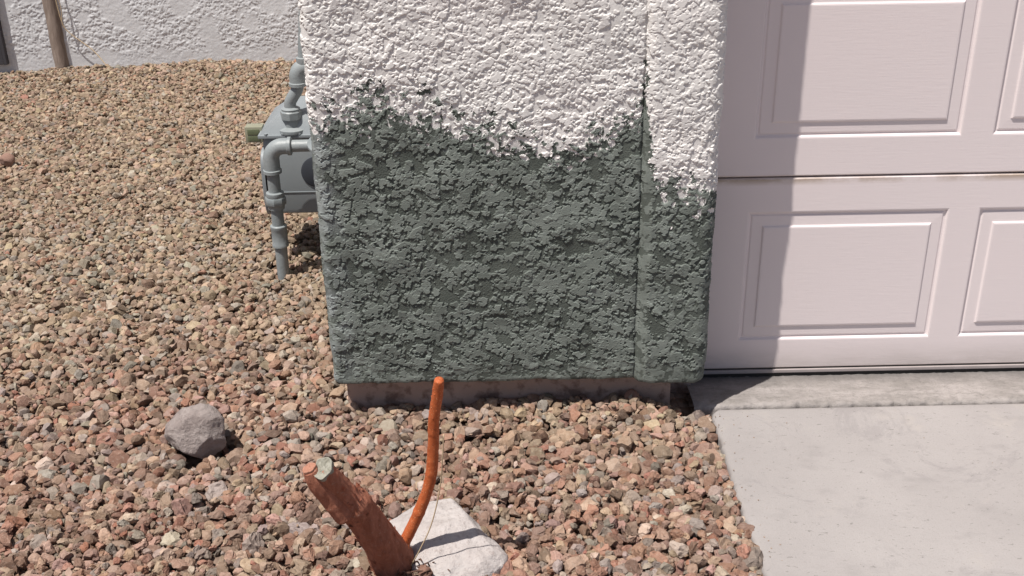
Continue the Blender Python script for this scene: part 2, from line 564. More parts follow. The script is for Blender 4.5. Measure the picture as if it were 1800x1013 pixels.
bz = [0.84, 0.82, 0.815, 0.855, 0.835, 0.815, 0.775, 0.745, 0.725, 0.725, 0.765, 0.80, 0.82, 0.885, 0.885, 0.79, 0.73, 0.65, 0.63, 0.63, 0.60]
# left side wall: the patch is lower towards the back
BZ = np.interp(P[:, 0], bx, bz)
side = (P[:, 0] <= XL + 1e-6)
BZ[side] = 0.82 - 0.4 * np.clip(P[side][:, 1] - 2.75, 0, 9)
hw = samp(H_white, UU, VV)
hm = samp(H_mortar, UU, VV)
sgn = (BZ[None, :] - VV) + 0.026 * edge + 0.12 * (samp(TONE_W, UU, VV) - 0.62) * sstep(0.13, 0.02, np.abs(BZ[None, :] - VV))
pk = np.minimum((hw - 0.0026) * 14.0, 0.012)                     # above the line mortar only sticks to the peaks
covered = sgn + np.where(sgn < 0, pk, 0) > 0
hw2 = hw * (1 + 0.5 * np.exp(-((BZ[None, :] + 0.05 - VV) / 0.09) ** 2))     # coarser lumps near the old break
Hh = np.where(covered, np.maximum(0.0008 + hm * (0.6 + 0.4 * sstep(0.0, 0.05, sgn)), hw2 * 0.6 * sstep(0.03, -0.01, sgn) + 0.0006), hw2)
# the band below is trowelled smoother
smooth_band = sstep(0.335, 0.36, XX) * (sgn > 0) * (P[:, 1][None, :] < 2.75)
Hh = Hh * (1 - 0.35 * smooth_band * sstep(0.2, -0.6, samp(n_big, UU + 1.1, VV)))
arr = sstep(0.345, 0.352, XX) * sstep(0.372, 0.362, XX)
Hh = Hh * (1 - 0.8 * arr * (sgn > 0))
# the float ran smooth along the bottom edge and down the left corner
sm_ = np.maximum(sstep(0.158, 0.128, VV + 0.012 * samp(n_mid, UU, VV)), sstep(0.024, 0.008, XX - XL + 0.006 * samp(n_mid, UU + .3, VV)) * (P[:, 1][None, :] < 2.7))
Hh = Hh * (1 - 0.68 * sm_ * (sgn > 0)) + 0.0008 * sm_ * (sgn > 0)
# low wide undulation of hand work and a drooping, slightly ragged bottom lip
Hh = Hh + 0.0012 * samp(n_big, UU * 0.7, VV * 0.7) * sstep(1.5, 1.1, VV)
Hh = Hh * sstep(0.02, 0.0, INS)[:, None]
GX = P[:, 0][None, :] + N[:, 0][None, :] * (Hh - INS[:, None])
GY = P[:, 1][None, :] + N[:, 1][None, :] * (Hh - INS[:, None])
lowr = sstep(0.22, 0.10, VV)
GZ = VV + lowr * (0.0014 * samp(n_big, UU, 0 * VV + 0.3) + 0.0007 * samp(n_mid, UU, 0 * VV + 0.9)) - lowr * 0.008 * sstep(0.335, 0.36, XX)
nr, nc = GX.shape
idx = np.arange(nr * nc).reshape(nr, nc)
faces = np.stack([idx[:-1, :-1], idx[:-1, 1:], idx[1:, 1:], idx[1:, :-1]], -1).reshape(-1, 4)
cf = covered[:-1, :-1].reshape(-1)
verts = np.stack([GX, GY, GZ], -1).reshape(-1, 3)


def sub_mesh(name, verts, faces, attr=None):
    used, inv = np.unique(faces, return_inverse=True)
    me = np_mesh(name, verts[used], inv.reshape(faces.shape), False)
    if attr is not None:
        a = me.attributes.new('batch', 'FLOAT', 'POINT')
        a.data.foreach_set('value', attr[used].astype(np.float32))
    return me


wall = link('wall', sub_mesh('wall', verts, faces[~cf], (sstep(-0.10, 0.01, sgn) * sstep(-0.3, 1.0, samp(n_mid, UU + .5, VV))).reshape(-1)), M_white, house)
wall['label'] = 'white painted lace stucco above the grey mortar patch'
patch = link('mortar_patch', sub_mesh('mortar_patch', verts, faces[cf], samp(TONE, UU, VV).reshape(-1)), M_mortar, house)
patch['label'] = 'unpainted grey mortar trowelled over the lower stucco'

bm = bmesh.new()
box(bm, -0.410, 0.452, 2.628, 2.85, -0.15, 0.16)
box(bm, 0.4525, 0.522, 2.715, 2.85, -0.15, 0.16)
box(bm, -0.395, -0.10, 2.8503, 6.3, -0.15, 0.16)
f_ = link('foundation', bm_mesh('foundation', bm), M_found, house)

# header above the door and the pier beyond it (outside the picture, they close the building)
bm = bmesh.new()
box(bm, 0.5, 5.58, 2.562, 2.86, 2.345, 2.75)
box(bm, 5.585, 6.2, 2.562, 2.86, 0.0, 2.75)
box(bm, XL + 0.004, 6.2, 2.864, 6.4, 2.70, 2.75)
link('garage_surround', bm_mesh('garage_surround', bm), M_white, house)

# garage door -------------------------------------------------------
door = bpy.data.objects.new('garage_door', None)
C.objects.link(door)
door.parent = house
door.location = (0.515, YD - YF, 0)
DX0, DX1 = 0.515, 5.575


def quad(bm, a, b, c, d):
    bm.faces.new([bm.verts.new(p) for p in (a, b, c, d)])


def door_section(z0, z1, pz0, pz1):
    bm = bmesh.new()
    px = [(0.653 + 0.608 * i, 0.653 + 0.608 * i + 0.531) for i in range(8)]
    bv = 0.004
    xs = [DX0] + [v for p in px for v in p] + [DX1]
    # flat stiles and rails
    for i in range(len(xs) - 1):
        a, b = xs[i], xs[i + 1]
        quad(bm, (a, YD, z0 + bv), (b, YD, z0 + bv), (b, YD, pz0), (a, YD, pz0))
        quad(bm, (a, YD, pz1), (b, YD, pz1), (b, YD, z1 - bv), (a, YD, z1 - bv))
        if i % 2 == 0:
            quad(bm, (a, YD, pz0), (b, YD, pz0), (b, YD, pz1), (a, YD, pz1))
    # rounded tongue at the top and bottom of the section
    for (za, zb_, s) in ((z0 + bv, z0, 1), (z1 - bv, z1, 1)):
        quad(bm, (DX0, YD, za), (DX1, YD, za), (DX1, YD + 0.0025, (za + zb_) / 2 + (zb_ - za) * 0.3), (DX0, YD + 0.0025, (za + zb_) / 2 + (zb_ - za) * 0.3))
        quad(bm, (DX0, YD + 0.0025, (za + zb_) / 2 + (zb_ - za) * 0.3), (DX1, YD + 0.0025, (za + zb_) / 2 + (zb_ - za) * 0.3), (DX1, YD + 0.02, zb_), (DX0, YD + 0.02, zb_))
    # embossed panels: (inset, depth)
    rings = [(0, 0), (0.0035, 0.0007), (0.0075, 0.0062), (0.0115, 0.0068), (0.0145, 0.0045), (0.0165, 0.0042), (0.0405, 0.0036), (0.0425, 0.0030), (0.0455, -0.0002), (0.049, -0.0008)]
    for (a, b) in px:
        prev = None
        for ins, dep in rings:
            cur = [(a + ins, YD + dep, pz0 + ins), (b - ins, YD + dep, pz0 + ins), (b - ins, YD + dep, pz1 - ins), (a + ins, YD + dep, pz1 - ins)]
            if prev:
                for k in range(4):
                    quad(bm, prev[k], prev[(k + 1) % 4], cur[(k + 1) % 4], cur[k])
            prev = cur
        quad(bm, *prev)
    bmesh.ops.remove_doubles(bm, verts=bm.verts, dist=0.00005)
    bmesh.ops.recalc_face_normals(bm, faces=bm.faces)
    return bm_mesh('door_section', bm)


for i in range(4):
    z0 = 0.0105 if i == 0 else 0.5765 + 0.58 * (i - 1)
    z1 = 0.5735 + 0.58 * i
    pz0 = 0.098 + 0.58 * i
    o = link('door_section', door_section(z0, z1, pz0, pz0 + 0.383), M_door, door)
# inner skin behind the joints
bm = bmesh.new()
box(bm, DX0, DX1, YD + 0.021, YD + 0.045, 0.03, 2.33)
link('inner_skin', bm_mesh('inner_skin', bm), M_gate, door)
bm = bmesh.new()
box(bm, DX0, DX1, YD - 0.0035, YD + 0.03, -0.0035, 0.0070, 0.002)
link('bottom_rail', bm_mesh('bottom_rail', bm), M_strip, door)
bm = bmesh.new()
box(bm, DX0, DX1, YD + 0.001, YD + 0.028, -0.018, -0.0038, 0.001)
box(bm, DX0, DX1, YD + 0.002, YD + 0.028, 0.0068, 0.0112)
link('rubber_seal', bm_mesh('rubber_seal', bm), M_rubber, door)

# ------------------------------------------------------------------ concrete apron under the door, driveway
def wobble(v, k=1.0, seed=0):
    return k * (math.sin(v * 7.3 + seed) * 0.5 + math.sin(v * 17.1 + 1.3 + seed) * 0.3 + math.sin(v * 43.7 + 2.1 * seed) * 0.2)


xs = np.concatenate([np.arange(0.512, 2.2, 0.006), np.arange(2.2, 5.8, 0.05)])
rows = [(0, -0.10), (0, -0.018), (0.0015, -0.0105), (0.005, -0.0065), (0.011, -0.0045), (0.02, -0.004), (0.04, -0.0045), (0.07, -0.006), (0.11, -0.009), (0.16, -0.014), (0.22, -0.016), (0.4, -0.017)]
nfx = 0.0035 * np.array([wobble(x, 1, 2) for x in xs]) + 0.0022 * np.interp(xs, xs, samp(n_mid, xs, xs * 0 + 0.2)) + 0.0012 * samp(fine, xs * 0.5, xs * 0 + .4)
VX = []
for k, (dy, z) in enumerate(rows):
    w = max(0, 1 - dy / 0.05)
    rough = 0.0016 * samp(n_mid, xs * 1.5, xs * 0 + dy * 3) * (1 if dy < 0.03 else 0.5) if z > -0.05 else 0
    VX.append(np.stack([xs, 2.588 + dy + nfx * w, z - 0.001 + rough * np.ones_like(xs) + 0 * xs], -1))
VX = np.stack(VX)
ii = np.arange(VX.shape[0] * VX.shape[1]).reshape(VX.shape[:2])
F = np.stack([ii[:-1, :-1], ii[:-1, 1:], ii[1:, 1:], ii[1:, :-1]], -1).reshape(-1, 4)
o = link('threshold_slab', np_mesh('threshold_slab', VX.reshape(-1, 3), F), M_apron)
tag(o, 'rough stained strip of concrete under the garage door', 'concrete strip', kind='structure')

ys = np.concatenate([np.array([2.580, 2.5795, 2.576, 2.569, 2.559, 2.54]), np.arange(2.51, 0.9, -0.012), np.arange(0.88, -9, -0.15)])
zy = np.concatenate([np.array([-0.05, -0.012, -0.0085, -0.006, -0.005, -0.0045]), np.full(len(ys) - 6, -0.0045)])
cx = [(0, -0.11), (0, -0.017), (0.001, -0.0095), (0.004, -0.005), (0.009, -0.002), (0.016, -0.0005), (0.03, 0)]
cxs = np.array([a for a, _ in cx] + list(np.arange(0.06, 1.4, 0.03)) + list(np.arange(1.5, 5.8, 0.2)))
czs = np.array([b for _, b in cx] + [0] * (len(cxs) - len(cx)))
YY, CX = np.meshgrid(ys, cxs, indexing='ij')
ex = 0.0035 * np.array([wobble(y * 0.8, 1, 5) for y in ys]) + 0.0012 * samp(n_mid, ys, ys * 0 + 0.7)
cut = 0.028 * np.clip(1 - (2.580 - ys) / 0.03, 0, 1) ** 2         # broken, rounded near corner at the pier
X = 0.55 + CX + (ex + cut)[:, None] * np.clip(1 - CX / 0.05, 0, 1)
Z = np.minimum(zy[:, None], czs[None, :] - 0.0045)
ii = np.arange(X.size).reshape(X.shape)
F = np.stack([ii[:-1, :-1], ii[1:, :-1], ii[1:, 1:], ii[:-1, 1:]], -1).reshape(-1, 4)
o = link('driveway', np_mesh('driveway', np.stack([X, YY, Z], -1).reshape(-1, 3), F), M_drive)
tag(o, 'pale concrete driveway slab', 'driveway', kind='structure')

# ------------------------------------------------------------------ ground and gravel
def bed(x, y):
    """height of the raked gravel bed"""
    z = 0.006 * np.sin(x * 3.1 + 1.0) * np.sin(y * 2.3) + 0.004 * np.sin(x * 7.7 + y * 5.1)
    z = z + 0.016 * np.exp(-(((x - 0.33) / 0.13) ** 2 + ((y - 2.56) / 0.09) ** 2))
    z = z + 0.008 * np.exp(-((y - 2.60) / 0.10) ** 2) * (x > -0.6) * (x < 0.45)
    z = z - 0.026 * np.exp(-(((x - 0.50) / 0.07) ** 2 + ((y - 2.60) / 0.06) ** 2))
    z = z - 0.018 * np.exp(-(((x + 0.56) / 0.12) ** 2 + ((y - 3.35) / 0.22) ** 2))
    z = z - 0.010 * np.exp(-(((x - 0.55) / 0.05) ** 2))
    z = z + 0.010 * np.exp(-(((y - 6.35) / 0.3) ** 2))
    return z - 0.016


gx = np.concatenate([[-40, -20, -10], np.arange(-5, 0.6, 0.05), [1, 3, 6, 12, 40]])
gy = np.concatenate([[-40, -15, -5, 0], np.arange(0.8, 7.2, 0.05), [10, 20, 40]])
X, Y = np.meshgrid(gx, gy)
Z = bed(X, Y) - 0.012
Z[(X > 0.58)] = -0.06
Z = np.where((X < -4.9) | (Y < 0.7) | (Y > 7.1), -0.02, Z)
Z[(X > 0.58)] = -0.06
ii = np.arange(X.size).reshape(X.shape)
F = np.stack([ii[:-1, :-1], ii[:-1, 1:], ii[1:, 1:], ii[1:, :-1]], -1).reshape(-1, 4)
o = link('ground', np_mesh('ground', np.stack([X, Y, Z], -1).reshape(-1, 3), F), M_soil)
tag(o, 'sandy brown soil under the gravel', 'ground', kind='structure')


def rock_proto(sub, r, planes=9, flat=0.62):
    bm = bmesh.new()
    bmesh.ops.create_icosphere(bm, subdivisions=sub, radius=1.0)
    v = np.array([x.co[:] for x in bm.verts])
    f = np.array([[q.index for q in p.verts] for p in bm.faces])
    bm.free()
    for _ in range(planes):
        n = r.standard_normal(3); n /= np.linalg.norm(n)
        dd = r.uniform(0.42, 0.86)
        s = v @ n - dd
        v = v - np.where(s > 0, s, 0)[:, None] * n[None, :]
    v = v * np.array([1.0, r.uniform(0.62, 0.95), r.uniform(flat - 0.15, flat + 0.2)])
    v = v + 0.035 * r.standard_normal(v.shape) * (1 if sub > 1 else 0.5)
    v /= np.abs(v[:, :2]).max()
    return v, f


protos = {2: [rock_proto(3, rng, 11) for _ in range(26)], 1: [rock_proto(2, rng, 10) for _ in range(26)], 0: [rock_proto(1, rng, 7) for _ in range(20)]}
# candidates: a loose scatter in two passes over the bed that the camera and its neighbours can see
Rh = 0.004
HX0, HY0 = -5.2, 0.9
hm_ = None
gxn, gyn = int((0.7 + 5.2) / Rh), int((6.9 - 0.9) / Rh)
xx = HX0 + (np.arange(gxn) + 0.5) * Rh
yy = HY0 + (np.arange(gyn) + 0.5) * Rh
hm_ = bed(xx[None, :], yy[:, None]) - 0.010
A5 = math.tan(R(5))


def inside(x, y, r):
    xl = -0.62 * y - 0.95
    ok = (x > xl)
    ok &= (y < 6.39 + (x + 1.8) * A5 * 0.98)
    ok &= np.where(y < 2.56, x < 0.553 - r * 0.55, True)
    ok &= np.where((y >= 2.56) & (y < 2.64), x < 0.47, True)
    ok &= np.where(y >= 2.60, (x < -0.40) | (y < 2.625), True)
    return ok


SPOTS = [(-0.757, 2.42, 0.062), (-0.235, 1.945, 0.035), (-2.105, 4.70, 0.03), (-0.73, 3.515, 0.012)]
stones = []
for mult, lo in ((1.0, 0.0), (0.75, 0.0)):
    n = int(3300 * 6.1 * 5.5 * mult)
    x = rng.uniform(-4.9, 0.56, n); y = rng.uniform(1.0, 6.6, n)
    sz = np.clip(np.exp(rng.normal(math.log(0.0120), 0.32, n)), 0.0060, 0.0250)
    sz = np.where(rng.random(n) < 0.2, sz * 0.6, sz) * (1 - 0.24 * sstep(2.4, 4.2, y))
    k = inside(x, y, sz)
    stones.append(np.stack([x[k], y[k], sz[k]], 1))
st = np.concatenate(stones)
pos = []
M_TOP = 0.033
for (x, y, r) in st:
    best = None
    bad = False
    for (sx_, sy_, sr_) in SPOTS:
        if (x - sx_) ** 2 + (y - sy_) ** 2 < sr_ * sr_:
            bad = True
    if bad: continue
    i0, j0 = int((y - HY0) / Rh), int((x - HX0) / Rh)
    w = max(1, int(r / Rh * 0.8))
    # settle towards the lowest of a few neighbouring spots
    bi, bj, bh = i0, j0, 9
    for (di, dj) in ((0, 0), (w, 0), (-w, 0), (0, w), (0, -w)):
        a, b = i0 + di, j0 + dj
        if a - w < 0 or b - w < 0 or a + w >= gyn or b + w >= gxn: continue
        hcur = hm_[a - w:a + w + 1:2, b - w:b + w + 1:2].mean()
        if hcur < bh: bi, bj, bh = a, b, hcur
    xn, yn = HX0 + (bj + 0.5) * Rh, HY0 + (bi + 0.5) * Rh
    if not inside(np.array(xn), np.array(yn), r): xn, yn, bi, bj = x, y, i0, j0
    base = float(bed(xn, yn))
    thick = 0.5 * r
    zc = bh + thick * 0.72
    if zc + thick > base + M_TOP: continue
    pos.append((xn, yn, zc, r))
    W_ = int(r / Rh)
    q = np.arange(-W_, W_ + 1) * Rh
    dz = 1 - (q[:, None] ** 2 + q[None, :] ** 2) / (r * r)
    a0, a1, b0, b1 = bi - W_, bi + W_ + 1, bj - W_, bj + W_ + 1
    if a0 < 0 or b0 < 0 or a1 > gyn or b1 > gxn: continue
    win = hm_[a0:a1, b0:b1]
    np.maximum(win, np.where(dz > 0, zc + thick * np.sqrt(np.maximum(dz, 0)), -1), out=win)
pos = np.array(pos)
print('stones', len(pos))
palette = np.array([(0.36, 0.215, 0.155), (0.36, 0.265, 0.195), (0.45, 0.345, 0.255), (0.42, 0.295, 0.235), (0.35, 0.315, 0.28), (0.50, 0.43, 0.36), (0.22, 0.145, 0.11), (0.35, 0.165, 0.115), (0.31, 0.285, 0.245), (0.55, 0.49, 0.43)])
w_near = np.array([0.24, 0.17, 0.13, 0.20, 0.08, 0.04, 0.05, 0.05, 0.03, 0.01])
w_far = np.array([0.07, 0.27, 0.34, 0.10, 0.08, 0.05, 0.04, 0.02, 0.03, 0.00])
w_grey = np.array([0.05, 0.15, 0.22, 0.10, 0.20, 0.12, 0.03, 0.01, 0.10, 0.02])


def rotm(n, r):
    # tilt mostly flat, any heading
    a = r.uniform(0, 2 * math.pi, n); b = r.normal(0, 0.42, n); g = r.normal(0, 0.42, n)
    ca, sa, cb, sb, cg, sg = np.cos(a), np.sin(a), np.cos(b), np.sin(b), np.cos(g), np.sin(g)
    z = np.zeros(n); o = np.ones(n)
    Ra = np.stack([ca, -sa, z, sa, ca, z, z, z, o], 1).reshape(-1, 3, 3)
    Rb = np.stack([o, z, z, z, cb, -sb, z, sb, cb], 1).reshape(-1, 3, 3)
    Rg = np.stack([cg, z, sg, z, o, z, -sg, z, cg], 1).reshape(-1, 3, 3)
    return Ra @ Rb @ Rg


n = len(pos)
x, y = pos[:, 0], pos[:, 1]
lod = np.where(y < 2.25, 2, np.where(y < 3.6, 1, 0))
red = sstep(3.4, 2.2, y + 0.25 * np.sin(x * 3 + 1))
gre = 0.55 * np.exp(-(((x + 1.35) / 0.45) ** 2 + ((y - 3.7) / 0.5) ** 2)) + 0.4 * np.exp(-(((x + 0.6) / 0.35) ** 2 + ((y - 2.35) / 0.2) ** 2)) + 0.5 * np.exp(-((x - 0.53) / 0.04) ** 2)
pr = (w_far[None] * (1 - red[:, None]) + w_near[None] * red[:, None]) * (1 - gre[:, None]) + w_grey[None] * gre[:, None]
pr /= pr.sum(1, keepdims=True)
ch = (rng.random(n)[:, None] > np.cumsum(pr, 1)).sum(1).clip(0, 9)
col = palette[ch] * 0.77 * rng.uniform(0.55, 1.32, n)[:, None] * (1 + rng.normal(0, 0.035, (n, 3)))
dusty = np.array([0.335, 0.272, 0.212])
fd = (0.14 + 0.10 * (1 - red))[:, None]
col = (col * (1 - fd) + dusty * fd * rng.uniform(0.85, 1.15, n)[:, None]) * np.array([1.04, 0.985, 0.985])
col = col * (1 + (1 - red)[:, None] * np.array([-0.02, 0.035, 0.0]))
RM = rotm(n, rng)
allv, allf, allc = [], [], []
off = 0
pi = rng.integers(0, 20, n)
for L in (0, 1, 2):
    for p in range(20 if L == 0 else 26):
        sel = np.where((lod == L) & ((pi == p) if L == 0 else ((pi + (np.arange(n) % 7)) % 26 == p)))[0]
        if not len(sel): continue
        v, f = protos[L][p]
        vv = np.einsum('nij,vj->nvi', RM[sel], v) * (pos[sel, 3] * 1.22)[:, None, None] + pos[sel, :3][:, None, :]
        allv.append(vv.reshape(-1, 3))
        ff = f[None] + (np.arange(len(sel)) * len(v))[:, None, None] + off
        allf.append(ff.reshape(-1, 3))
        allc.append(np.repeat(col[sel], len(v), 0))
        off += vv.shape[0] * vv.shape[1]
v = np.concatenate(allv); f = np.concatenate(allf); cc = np.concatenate(allc)
me = np_mesh('gravel', v, f, smooth=False)
att = me.color_attributes.new('Col', 'FLOAT_COLOR', 'POINT')
att.data.foreach_set('color', np.concatenate([np.clip(cc, 0, 1), np.ones((len(cc), 1))], 1).astype(np.float32).ravel())
o = link('gravel', me, M_gravel)
tag(o, 'reddish brown and tan crushed stone covering the yard', 'gravel', kind='stuff')

# ------------------------------------------------------------------ grit strayed onto the slab edge
gv, gf, go_ = [], [], 0
for q_ in range(60):
    px_ = 0.556 + abs(rng.normal(0, 0.05)) if q_ < 50 else rng.uniform(0.6, 1.5)
    py_ = rng.uniform(1.75, 2.56)
    v, f = protos[1][q_ % 26]
    rs = rng.uniform(0.0010, 0.0028)
    gv.append(v @ rotm(1, rng)[0].T * rs + np.array([px_, py_, -0.0045 + rs * 0.4])); gf.append(f + go_); go_ += len(v)
me = np_mesh('grit', np.concatenate(gv), np.concatenate(gf), False)
att = me.color_attributes.new('Col', 'FLOAT_COLOR', 'POINT')
att.data.foreach_set('color', np.tile([0.33, 0.26, 0.21, 1], (go_, 1)).astype(np.float32).ravel())
tag(link('grit', me, M_gravel), 'fine brown grit scattered on the edge of the driveway slab', 'grit', kind='stuff')

# ------------------------------------------------------------------ boundary wall, post, stem, gate
A = Vector((-4.6, 6.306 - 1.839 * 0.0882, 0)); dirw = Vector((0.9961, 0.0879, 0)); nw = Vector((0.0879, -0.9961, 0))
us = np.concatenate([np.arange(0, 0.6, 0.03), np.arange(0.6, 4.4, 0.0038), np.arange(4.4, 5.4, 0.03)])
vs = np.concatenate([np.arange(-0.06, 0.5, 0.0038), np.arange(0.5, 1.95, 0.03)])
Ug, Vg = np.meshgrid(us, vs)
smoothpatch = sstep(0.4, 1.2, samp(n_big, Ug * 0.45, Vg * 0.45 + 0.3))
hb = 1.5 * samp(H_white, Ug, Vg, 0.85) * (1 - 0.75 * smoothpatch) * (0.35 + 0.65 * sstep(0.02, 0.12, Vg)) + 0.0008 * samp(n_big, Ug * 0.3, Vg * 0.3)
hb = hb * 0.75 * sstep(0.52, 0.45, Vg) * (Ug > 0.6) * (Ug < 4.4)
X = A.x + dirw.x * Ug + nw.x * hb; Y = A.y + dirw.y * Ug + nw.y * hb
ii = np.arange(X.size).reshape(X.shape)
F = np.stack([ii[:-1, :-1], ii[:-1, 1:], ii[1:, 1:], ii[1:, :-1]], -1).reshape(-1, 4)
# back, top and ends as one closed sheet
nv = X.size
vb = [A + dirw * u - nw * 0.15 + Vector((0, 0, z)) for (u, z) in ((0, -0.06), (us[-1], -0.06), (us[-1], vs[-1]), (0, vs[-1]))]
verts = np.concatenate([np.stack([X, Y, Vg], -1).reshape(-1, 3), np.array([q[:] for q in vb])])
c00, c01, c11, c10 = ii[0, 0], ii[0, -1], ii[-1, -1], ii[-1, 0]
F = np.concatenate([F, np.array([[nv + 1, nv, nv + 3, nv + 2], [c10, c11, nv + 2, nv + 3], [nv, c00, c10, nv + 3], [c01, nv + 1, nv + 2, c11]])])
o = link('boundary_wall', np_mesh('boundary_wall', verts, F), M_bwall)
tag(o, 'pale grey textured stucco garden wall at the back of the gravel yard', 'garden wall')

bm = bmesh.new()
pb = Vector((-2.422, 6.350, -0.03)); pt = Vector((-2.440, 6.352, 1.75))
vs8 = []
for q, s in ((pb, 0.038), (pt, 0.038)):
    for (a, b) in ((-1, -1), (1, -1), (1, 1), (-1, 1)):
        vs8.append(bm.verts.new(q + Vector((a * s, b * s * 0.8, 0))))
bm.faces.new(vs8[0:4][::-1]); bm.faces.new(vs8[4:8])
for k in range(4):
    bm.faces.new((vs8[k], vs8[(k + 1) % 4], vs8[4 + (k + 1) % 4], vs8[4 + k]))
bmesh.ops.bevel(bm, geom=list(bm.edges), offset=0.006, segments=2, affect='EDGES')
bmesh.ops.subdivide_edges(bm, edges=[e for e in bm.edges if abs(e.verts[0].co.z - e.verts[1].co.z) > 1], cuts=60)
for v_ in bm.verts:
    v_.co.x += 0.0012 * math.sin(v_.co.z * 23 + v_.co.y * 40) + 0.001 * math.sin(v_.co.z * 71)
o = link('wooden_post', bm_mesh('wooden_post', bm, True), M_wood)
tag(o, 'weathered brown timber post standing against the pale garden wall', 'post')

bm = bmesh.new()
sweep(bm, catmull([(-2.15, 6.29, 0.0), (-2.23, 6.312, 0.10), (-2.34, 6.306, 0.20), (-2.37, 6.303, 0.27), (-2.385, 6.30, 0.45), (-2.42, 6.295, 0.8), (-2.44, 6.29, 1.3)], 6), 0.0028, 8)
sweep(bm, catmull([(-2.37, 6.303, 0.24), (-2.36, 6.30, 0.36), (-2.39, 6.298, 0.5), (-2.40, 6.294, 0.8)], 6), 0.002, 8)
o = link('dry_vine', bm_mesh('dry_vine', bm, True), M_twig)
tag(o, 'thin dry vine stem leaning on the timber post and trailing to the gravel', 'vine')

def along_wall(bm):
    for v_ in bm.verts:
        v_.co.y += (v_.co.x + 2.703) * 0.0882


gate = empty('metal_gate', (-2.69, 6.24, 0.03), 'dark grey metal gate leaf at the far left end of the pale garden wall', 'gate')
bm = bmesh.new(); box(bm, -3.65, -2.722, 6.285, 6.31, 0.16, 1.6)
along_wall(bm)
link('upper_panel', bm_mesh('upper_panel', bm), M_gate, gate)
bm = bmesh.new(); box(bm, -3.65, -2.720, 6.281, 6.31, 0.035, 0.157, 0.002)
along_wall(bm)
link('bottom_panel', bm_mesh('bottom_panel', bm), M_gate, gate)
bm = bmesh.new(); box(bm, -2.7195, -2.703, 6.279, 6.325, 0.033, 1.6, 0.002)
along_wall(bm)
link('edge_frame', bm_mesh('edge_frame', bm), M_gate, gate)

# ------------------------------------------------------------------ gas meter
gm = empty('gas_meter', (-0.70, 3.60, 0), 'grey painted gas meter with bent pipework on the gravel behind the stucco pier', 'gas meter')


def part(name, bm, mat, parent=gm, ang=35):
    o = link(name, bm_mesh(name, bm), mat, parent)
    return smooth_by_angle(o, ang)


xr, yr = -0.729, 3.515
bm = bmesh.new(); sweep(bm, [(xr - 0.001, yr, -0.08), (xr, yr, 0.09)], 0.0205, 24); sweep(bm, [(xr, yr, 0.085), (xr, yr, 0.42)], 0.0205, 24)
part('riser_pipe', bm, M_pipe)
bm = bmesh.new()
disc_stack(bm, (xr, yr, 0.088), (0, 0, 1), [(0, 0.0245), (0.002, 0.0275), (0.010, 0.0278), (0.013, 0.0262), (0.062, 0.0262), (0.066, 0.0278), (0.075, 0.0275), (0.078, 0.0235)])
part('coupling', bm, M_pipe)
bm = bmesh.new()
disc_stack(bm, (xr, yr, 0.222), (0, 0, 1), [(0, 0.022), (0.002, 0.0270), (0.012, 0.0275), (0.016, 0.029)], 28)
disc_stack(bm, (xr, yr, 0.2385), (0, 0, 1), [(0, 0.0325), (0.003, 0.0345), (0.024, 0.0345), (0.027, 0.0325)], 8)
disc_stack(bm, (xr, yr, 0.266), (0, 0, 1), [(0, 0.029), (0.003, 0.030), (0.014, 0.029), (0.017, 0.022)], 28)
part('union_nut', bm, M_pipe)
# lower elbow: from vertical into the horizontal pipe that runs to the regulator
zt = 0.437
bm = bmesh.new()
el = [(xr, yr, 0.352), (xr, yr, 0.378)] + [(xr + 0.042 - 0.042 * math.cos(a), yr, 0.395 + 0.042 * math.sin(a)) for a in np.linspace(0, math.pi / 2, 12)] + [(xr + 0.062, yr, zt)]
sweep(bm, el, 0.0262, 24)
disc_stack(bm, (xr, yr, 0.346), (0, 0, 1), [(0, 0.026), (0.002, 0.030), (0.012, 0.030), (0.014, 0.026)])
disc_stack(bm, (xr + 0.056, yr, zt), (1, 0, 0), [(0, 0.026), (0.002, 0.030), (0.012, 0.030), (0.014, 0.026)])
part('elbow', bm, M_pipe, ang=60)
bm = bmesh.new(); sweep(bm, [(xr + 0.06, yr, zt), (-0.56, yr, zt + 0.001)], 0.0195, 24)
part('inlet_pipe', bm, M_pipe)
# pressure regulator hidden behind the pier
bm = bmesh.new()
disc_stack(bm, (-0.525, yr - 0.02, zt - 0.035), (0.0, -0.2, 1), [(0, 0.03), (0.015, 0.045), (0.045, 0.07), (0.050, 0.078), (0.058, 0.078), (0.064, 0.07), (0.085, 0.045), (0.12, 0.022), (0.16, 0.02), (0.165, 0.012)], 36)
sweep(bm, [(-0.535, yr, zt), (-0.525, yr + 0.12, zt + 0.03), (-0.56, yr + 0.24, zt + 0.07)], 0.019, 20)
part('regulator', bm, M_pipe, ang=50)
# meter body: a deep box with domed left face, seam and sloped shoulders
ym0, ym1 = 3.60, 3.86
def octbox(bm, x0, x1, y0, y1, z0, z1, top, r):
    rows = []
    for z, ins, tx in ((z0, r * 0.7, 0), (z0 + r * 0.3, r * 0.2, 0), (z0 + r, 0, 0), (z1 - top, 0, 0), (z1, 0.006, 0.0)):
        pr = []
        for (cx_, cy_, a0) in ((x0 + r, y0 + r, math.pi), (x1 - r, y0 + r, 1.5 * math.pi), (x1 - r, y1 - r, 0), (x0 + r, y1 - r, 0.5 * math.pi)):
            for k in range(6):
                a = a0 + (math.pi / 2) * k / 5
                pr.append(bm.verts.new((cx_ + (r - ins) * math.cos(a), cy_ + (r - ins) * math.sin(a), z)))
        rows.append(pr)
    for i in range(len(rows) - 1):
        m_ = len(rows[i])
        for k in range(m_):
            bm.faces.new((rows[i][k], rows[i][(k + 1) % m_], rows[i + 1][(k + 1) % m_], rows[i + 1][k]))
    bm.faces.new(rows[0][::-1]); bm.faces.new(rows[-1])
bm = bmesh.new()
